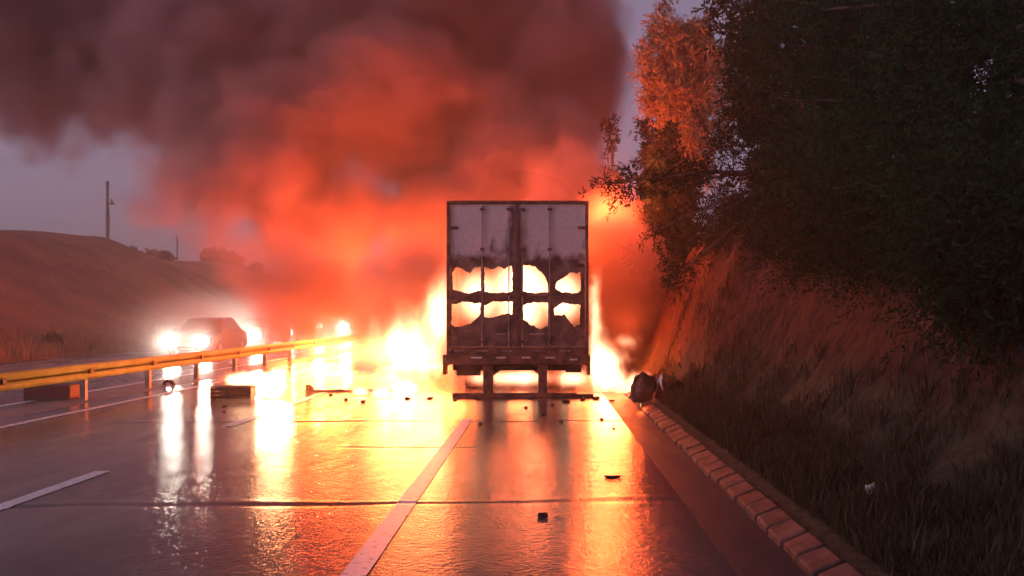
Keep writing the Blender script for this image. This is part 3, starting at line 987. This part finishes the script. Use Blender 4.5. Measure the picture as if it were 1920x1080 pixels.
def hull(name, ells, grow, base, voxel, mat, wob=0.0, floor=None):
    bm = bmesh.new()
    for (c, r, *w) in ells:
        q = bmesh.ops.create_icosphere(bm, subdivisions=3, radius=1.0)
        for v in q['verts']:
            p = v.co.copy()
            k = grow * (1 + wob * fbm(p.x * 1.6 + c[0], p.y * 1.6 + c[1], p.z * 1.6))
            z = p.z * r[2] * k + c[2]
            if floor is not None: z = max(z, floor)
            v.co = Vector((p.x * r[0] * k + c[0] - base[0], p.y * r[1] * k + c[1] - base[1], z - base[2]))
    o = build(name, bm, mat, None, base)
    m = o.modifiers.new('union', 'REMESH')
    m.mode = 'VOXEL'
    m.voxel_size = voxel
    return o


def flames(label, base, ells, power, strength, nscale, lights, step=1.0, hot=(1.0, 0.70, 0.38), cool=FIRE, amp=0.55, radius=0.35, floor=0.02, edge=0.85, lcol=None):
    t = NT('flame_gas')
    co = t.coord()
    f = field(t, co, ells, base)
    nz = t.noise(co, nscale, 3.0, 0.6, 0.6, (1, 1, 0.5))
    f = t.math('ADD', f, t.math('MULTIPLY', t.math('SUBTRACT', nz, 0.56), amp * 2))
    k = t.ramp(f, 0.0, edge, 0, 1)
    e = t.n('Emission')
    t.l(t.mix(k, cool, hot), e.inputs[0])
    t.l(t.math('MULTIPLY', t.math('POWER', k, 1.6), strength), e.inputs[1])
    t.l(e.outputs[0], t.out.inputs['Volume'])
    t.m.cycles.volume_step_rate = step
    o = hull('flames', ells, 1.0 + amp * 0.35, base, 0.12 if max(max(r) for c, r, *w in ells) < 2 else 0.3, t.m, 0.12, floor)
    tag(o, label, 'fire', 'fires burning around the trailer')
    for i, p in enumerate(lights):
        L = bpy.data.lights.new('flame_or_fill_lamp', 'POINT')
        L.energy = power * (p[3] if len(p) > 3 else 1)
        L.color = lcol or FIRE
        L.shadow_soft_size = radius
        lo = bpy.data.objects.new('flame_or_fill_lamp', L)
        lo.location = (p[0] - base[0], p[1] - base[1], p[2] - base[2])
        COL.objects.link(lo)
        lo.parent = o
    return o


flames('tall white-hot flames pouring along the left side of the box trailer', (-2.6, 17.6, 0),
       [((-2.5, 17.5, .6), (.8, 1.0, .9)), ((-2.25, 18.6, 1.6), (.6, 1.5, 1.5)), ((-3.2, 17.2, .25), (.9, .8, .5)), ((-3.2, 19.5, .9), (1.3, 1.8, 1.3))],
       380, 2.4, 1.9, [(-2.5, 18.0, 1.1, 1), (-2.9, 19.8, 1.5, 1.8)], radius=1.3, amp=0.85, step=0.5, edge=0.85, lcol=(1, .19, .045))
flames('white-hot flames on the road beside the right rear corner of the trailer', (1.4, 16.9, 0),
       [((1.30, 16.9, .26), (.62, .6, .48)), ((1.20, 17.7, .5), (.42, .9, .75)), ((1.12, 18.8, 1.3), (.25, 1.3, 1.7), .6), ((1.72, 16.7, .14), (.55, .5, .36))],
       140, 4.0, 2.4, [(1.35, 17.0, .5, 1), (1.15, 18.4, 1.2, 1.2), (1.5, 22.0, 4.3, 22.0)], radius=0.5, amp=0.8, step=0.5, edge=0.6)  # last lamp stands clear of the flames, added to brighten the pale tree
flames('bright fire glowing beneath the trailer chassis behind the underride guard', (-.5, 17.6, 0),
       [((-.5, 17.7, .25), (1.25, 1.2, .30)), ((-1.3, 17.4, .25), (.5, .8, .3)), ((.6, 17.4, .25), (.5, .8, .3))],
       30, 3.2, 1.8, [(-.5, 17.6, .28, 1), (0.75, 17.2, .28, .8), (-1.6, 17.2, .28, .8)], floor=0.01, radius=0.24)
flames('white fire inside the trailer body, seen through the holes in its doors', (-.5, 18.4, .95),
       [((-.5, 18.3, 2.1), (1.1, 1.7, 1.1)), ((-1.35, 17.4, 1.9), (.75, 1.1, .95)), ((.35, 17.4, 1.9), (.75, 1.1, .95)), ((-.5, 17.2, 1.5), (.9, .8, .6))],
       300, 3.2, 0.9, [(-.5, 18.4, 2.0, 1)], floor=0.94, amp=0.12, radius=0.6)
flames('low yellow sheet of fire spread over the road left of the trailer', (-4.2, 24, 0),
       [((-4.2, 22.5, .6), (2.0, 2.5, 1.0)), ((-3.6, 25.5, 1.1), (2.4, 3.0, 1.9)), ((-6.0, 24.5, .5), (2.0, 2.4, .9))],
       950, 1.0, 0.6, [(-4.2, 22.5, .9, .8), (-3.8, 26, 1.8, 1.4), (-6.2, 24.5, .7, .4)], hot=(1, .46, .14), radius=1.5)
flames('huge orange fire raging at the front end of the trailer under the smoke', (-1.5, 31, 0),
       [((-2.2, 30.5, 2.2), (2.6, 2.6, 2.4)), ((-.6, 31, 4.0), (2.0, 2.4, 2.4)), ((-3.6, 30, 1.2), (1.6, 2.2, 1.4))],
       8200, 1.0, 0.45, [(-8.0, 29.5, 1.4, .6), (-4.6, 30.0, 1.8, 1.3), (-.6, 32.0, 4.0, .35), (1.6, 27.5, 2.6, .2)], hot=(1, .40, .11), radius=1.5)
flames('small fierce fire burning on the road beside the charred crate', (-5.0, 15.8, 0),
       [((-5.02, 15.75, .2), (.40, .32, .40)), ((-4.95, 15.9, .4), (.26, .2, .3)), ((-5.5, 16.25, .30), (.9, .3, .28)), ((-6.2, 15.8, .1), (.26, .2, .22))],
       130, 24.0, 4.5, [(-4.98, 15.8, .35, 1)], floor=0.01, radius=0.32, amp=0.6, edge=0.7, lcol=(1.0, .56, .22))
flames('little flames licking the burnt scraps left of the trailer corner', (-2.95, 15.75, 0),
       [((-3.0, 15.8, .10), (.30, .22, .20)), ((-2.6, 15.9, .15), (.4, .3, .3)), ((-3.5, 16.3, .08), (.3, .2, .16))],
       40, 26.0, 4.0, [(-2.9, 15.7, .15, 1)], floor=0.01, radius=0.08, amp=0.3)
flames('thin yellow flames burning against the foot of the earth bank', (2.1, 20.2, 0),
       [((1.95, 20.4, .9), (.5, .7, .32), .8), ((1.6, 20.8, .4), (.6, .8, .5))],
       250, 3.0, 2.4, [(1.7, 20.0, .8, 1)], floor=0.03, amp=0.9, step=0.5)

flames('tiny ember flame burning on the road at the foot of the burnt tyre', (1.58, 13.95, 0), [((1.58, 13.95, .06), (.07, .07, .08))], 6, 60.0, 6.0, [(1.58, 13.9, .08, 1)], floor=0.0, radius=0.04, amp=0.15)
flames('tiny ember burning alone on the road before the charred crate', (-5.8, 14.4, 0), [((-5.8, 14.4, .05), (.06, .06, .06))], 4, 60.0, 6.0, [(-5.8, 14.35, .06, 1)], floor=0.0, radius=0.04, amp=0.15)


def smoke():
    E = [((-9.0, 31, 5.4), (5.2, 4.0, 4.6), 0.85), ((-5.2, 32, 9.2), (4.2, 4.2, 3.4), 1.7), ((-1.0, 31.5, 7.0), (3.8, 4.0, 3.8), 1.3),
         ((1.1, 28, 4.4), (2.2, 4.2, 3.6)), ((-12.5, 36, 12.2), (6.6, 6.0, 5.0), 1.5), ((-4.5, 36, 14.2), (8.5, 6.5, 5.4), 1.6),
         ((1.0, 34, 11.4), (3.2, 5.0, 4.8), 1.3), ((-21, 39, 15.0), (10.0, 7.0, 6.4), 1.0), ((-7.5, 28, 2.4), (3.8, 3.6, 2.4), 0.7),
         ((1.9, 22.5, 2.2), (1.5, 3.4, 3.0), 0.9), ((-10.8, 33, 8.4), (3.8, 4.0, 3.4), 0.9), ((-4.6, 23.5, 1.6), (3.2, 3.4, 2.2), 0.5), ((-3.8, 31.5, 4.6), (3.2, 3.6, 3.4), 1.1)]
    base = (-4, 31, 0)
    t = NT('fire_smoke')
    co = t.coord()
    f = field(t, co, E, base)
    nz = t.noise(co, 0.17, 2.0, 0.5, 0.4)
    n2 = t.noise(co, 0.62, 2.0, 0.55, 0.0)
    f = t.math('ADD', f, t.math('MULTIPLY', t.math('SUBTRACT', nz, 0.52), 2.3))
    f = t.math('ADD', f, t.math('MULTIPLY', t.math('SUBTRACT', n2, 0.5), 0.95))
    d = t.math('MULTIPLY', t.ramp(f, 0.05, 0.6), 1.7)
    v = t.n('VolumePrincipled')
    v.inputs['Color'].default_value = (0.42, 0.28, 0.29, 1)
    t.l(d, v.inputs['Density'])
    v.inputs['Anisotropy'].default_value = 0.2
    t.l(v.outputs[0], t.out.inputs['Volume'])
    t.m.cycles.volume_step_rate = 0.36
    o = hull('smoke', E, 1.28, base, 0.6, t.m, 0.1, 0.05)
    tag(o, 'thick dark smoke billowing up from the burning trailer, lit orange from below', 'smoke', None, 'stuff')


smoke()


def spray():  # mist volume added around the cars to give their headlights bloom
    E = [((-12.6, 30.5, .7), (3.4, 3.4, 2.2)), ((-13.4, 37, .8), (3.4, 6, 2.4)), ((-14.2, 46, .8), (3.0, 7, 2.5)), ((-14, 56, 1.0), (3.4, 6, 2.8))]
    t = NT('headlight_glare_mist')
    v = t.n('VolumePrincipled')
    v.inputs['Color'].default_value = (0.9, 0.88, 0.86, 1)
    co = t.coord()
    f = t.math('ADD', field(t, co, E, (-13, 36, 0)), t.math('MULTIPLY', t.math('SUBTRACT', t.noise(co, 0.5, 2.0), 0.5), 0.5))
    t.l(t.math('MULTIPLY', t.ramp(f, 0.0, 0.75), 0.14), v.inputs['Density'])
    t.m.cycles.volume_step_rate = 0.5
    v.inputs['Anisotropy'].default_value = 0.6
    t.l(v.outputs[0], t.out.inputs['Volume'])
    o = hull('glare_mist', E, 1.08, (-13, 36, 0), 0.4, t.m, 0.15, 0.02)
    tag(o, 'pale mist added around the oncoming headlights to spread their glare', 'mist', None, 'stuff')


spray()

t = NT('hazy_air')
v = t.n('VolumePrincipled')
v.inputs['Color'].default_value = (0.86, 0.80, 0.80, 1)
v.inputs['Density'].default_value = 0.0031
v.inputs['Anisotropy'].default_value = 0.65
t.l(v.outputs[0], t.out.inputs['Volume'])
hz = boxo('haze', t.m, None, (-230, 160, -50, 330, -1.2, 24))
tag(hz, 'thin smoky evening air over the whole road', 'haze', None, 'stuff')
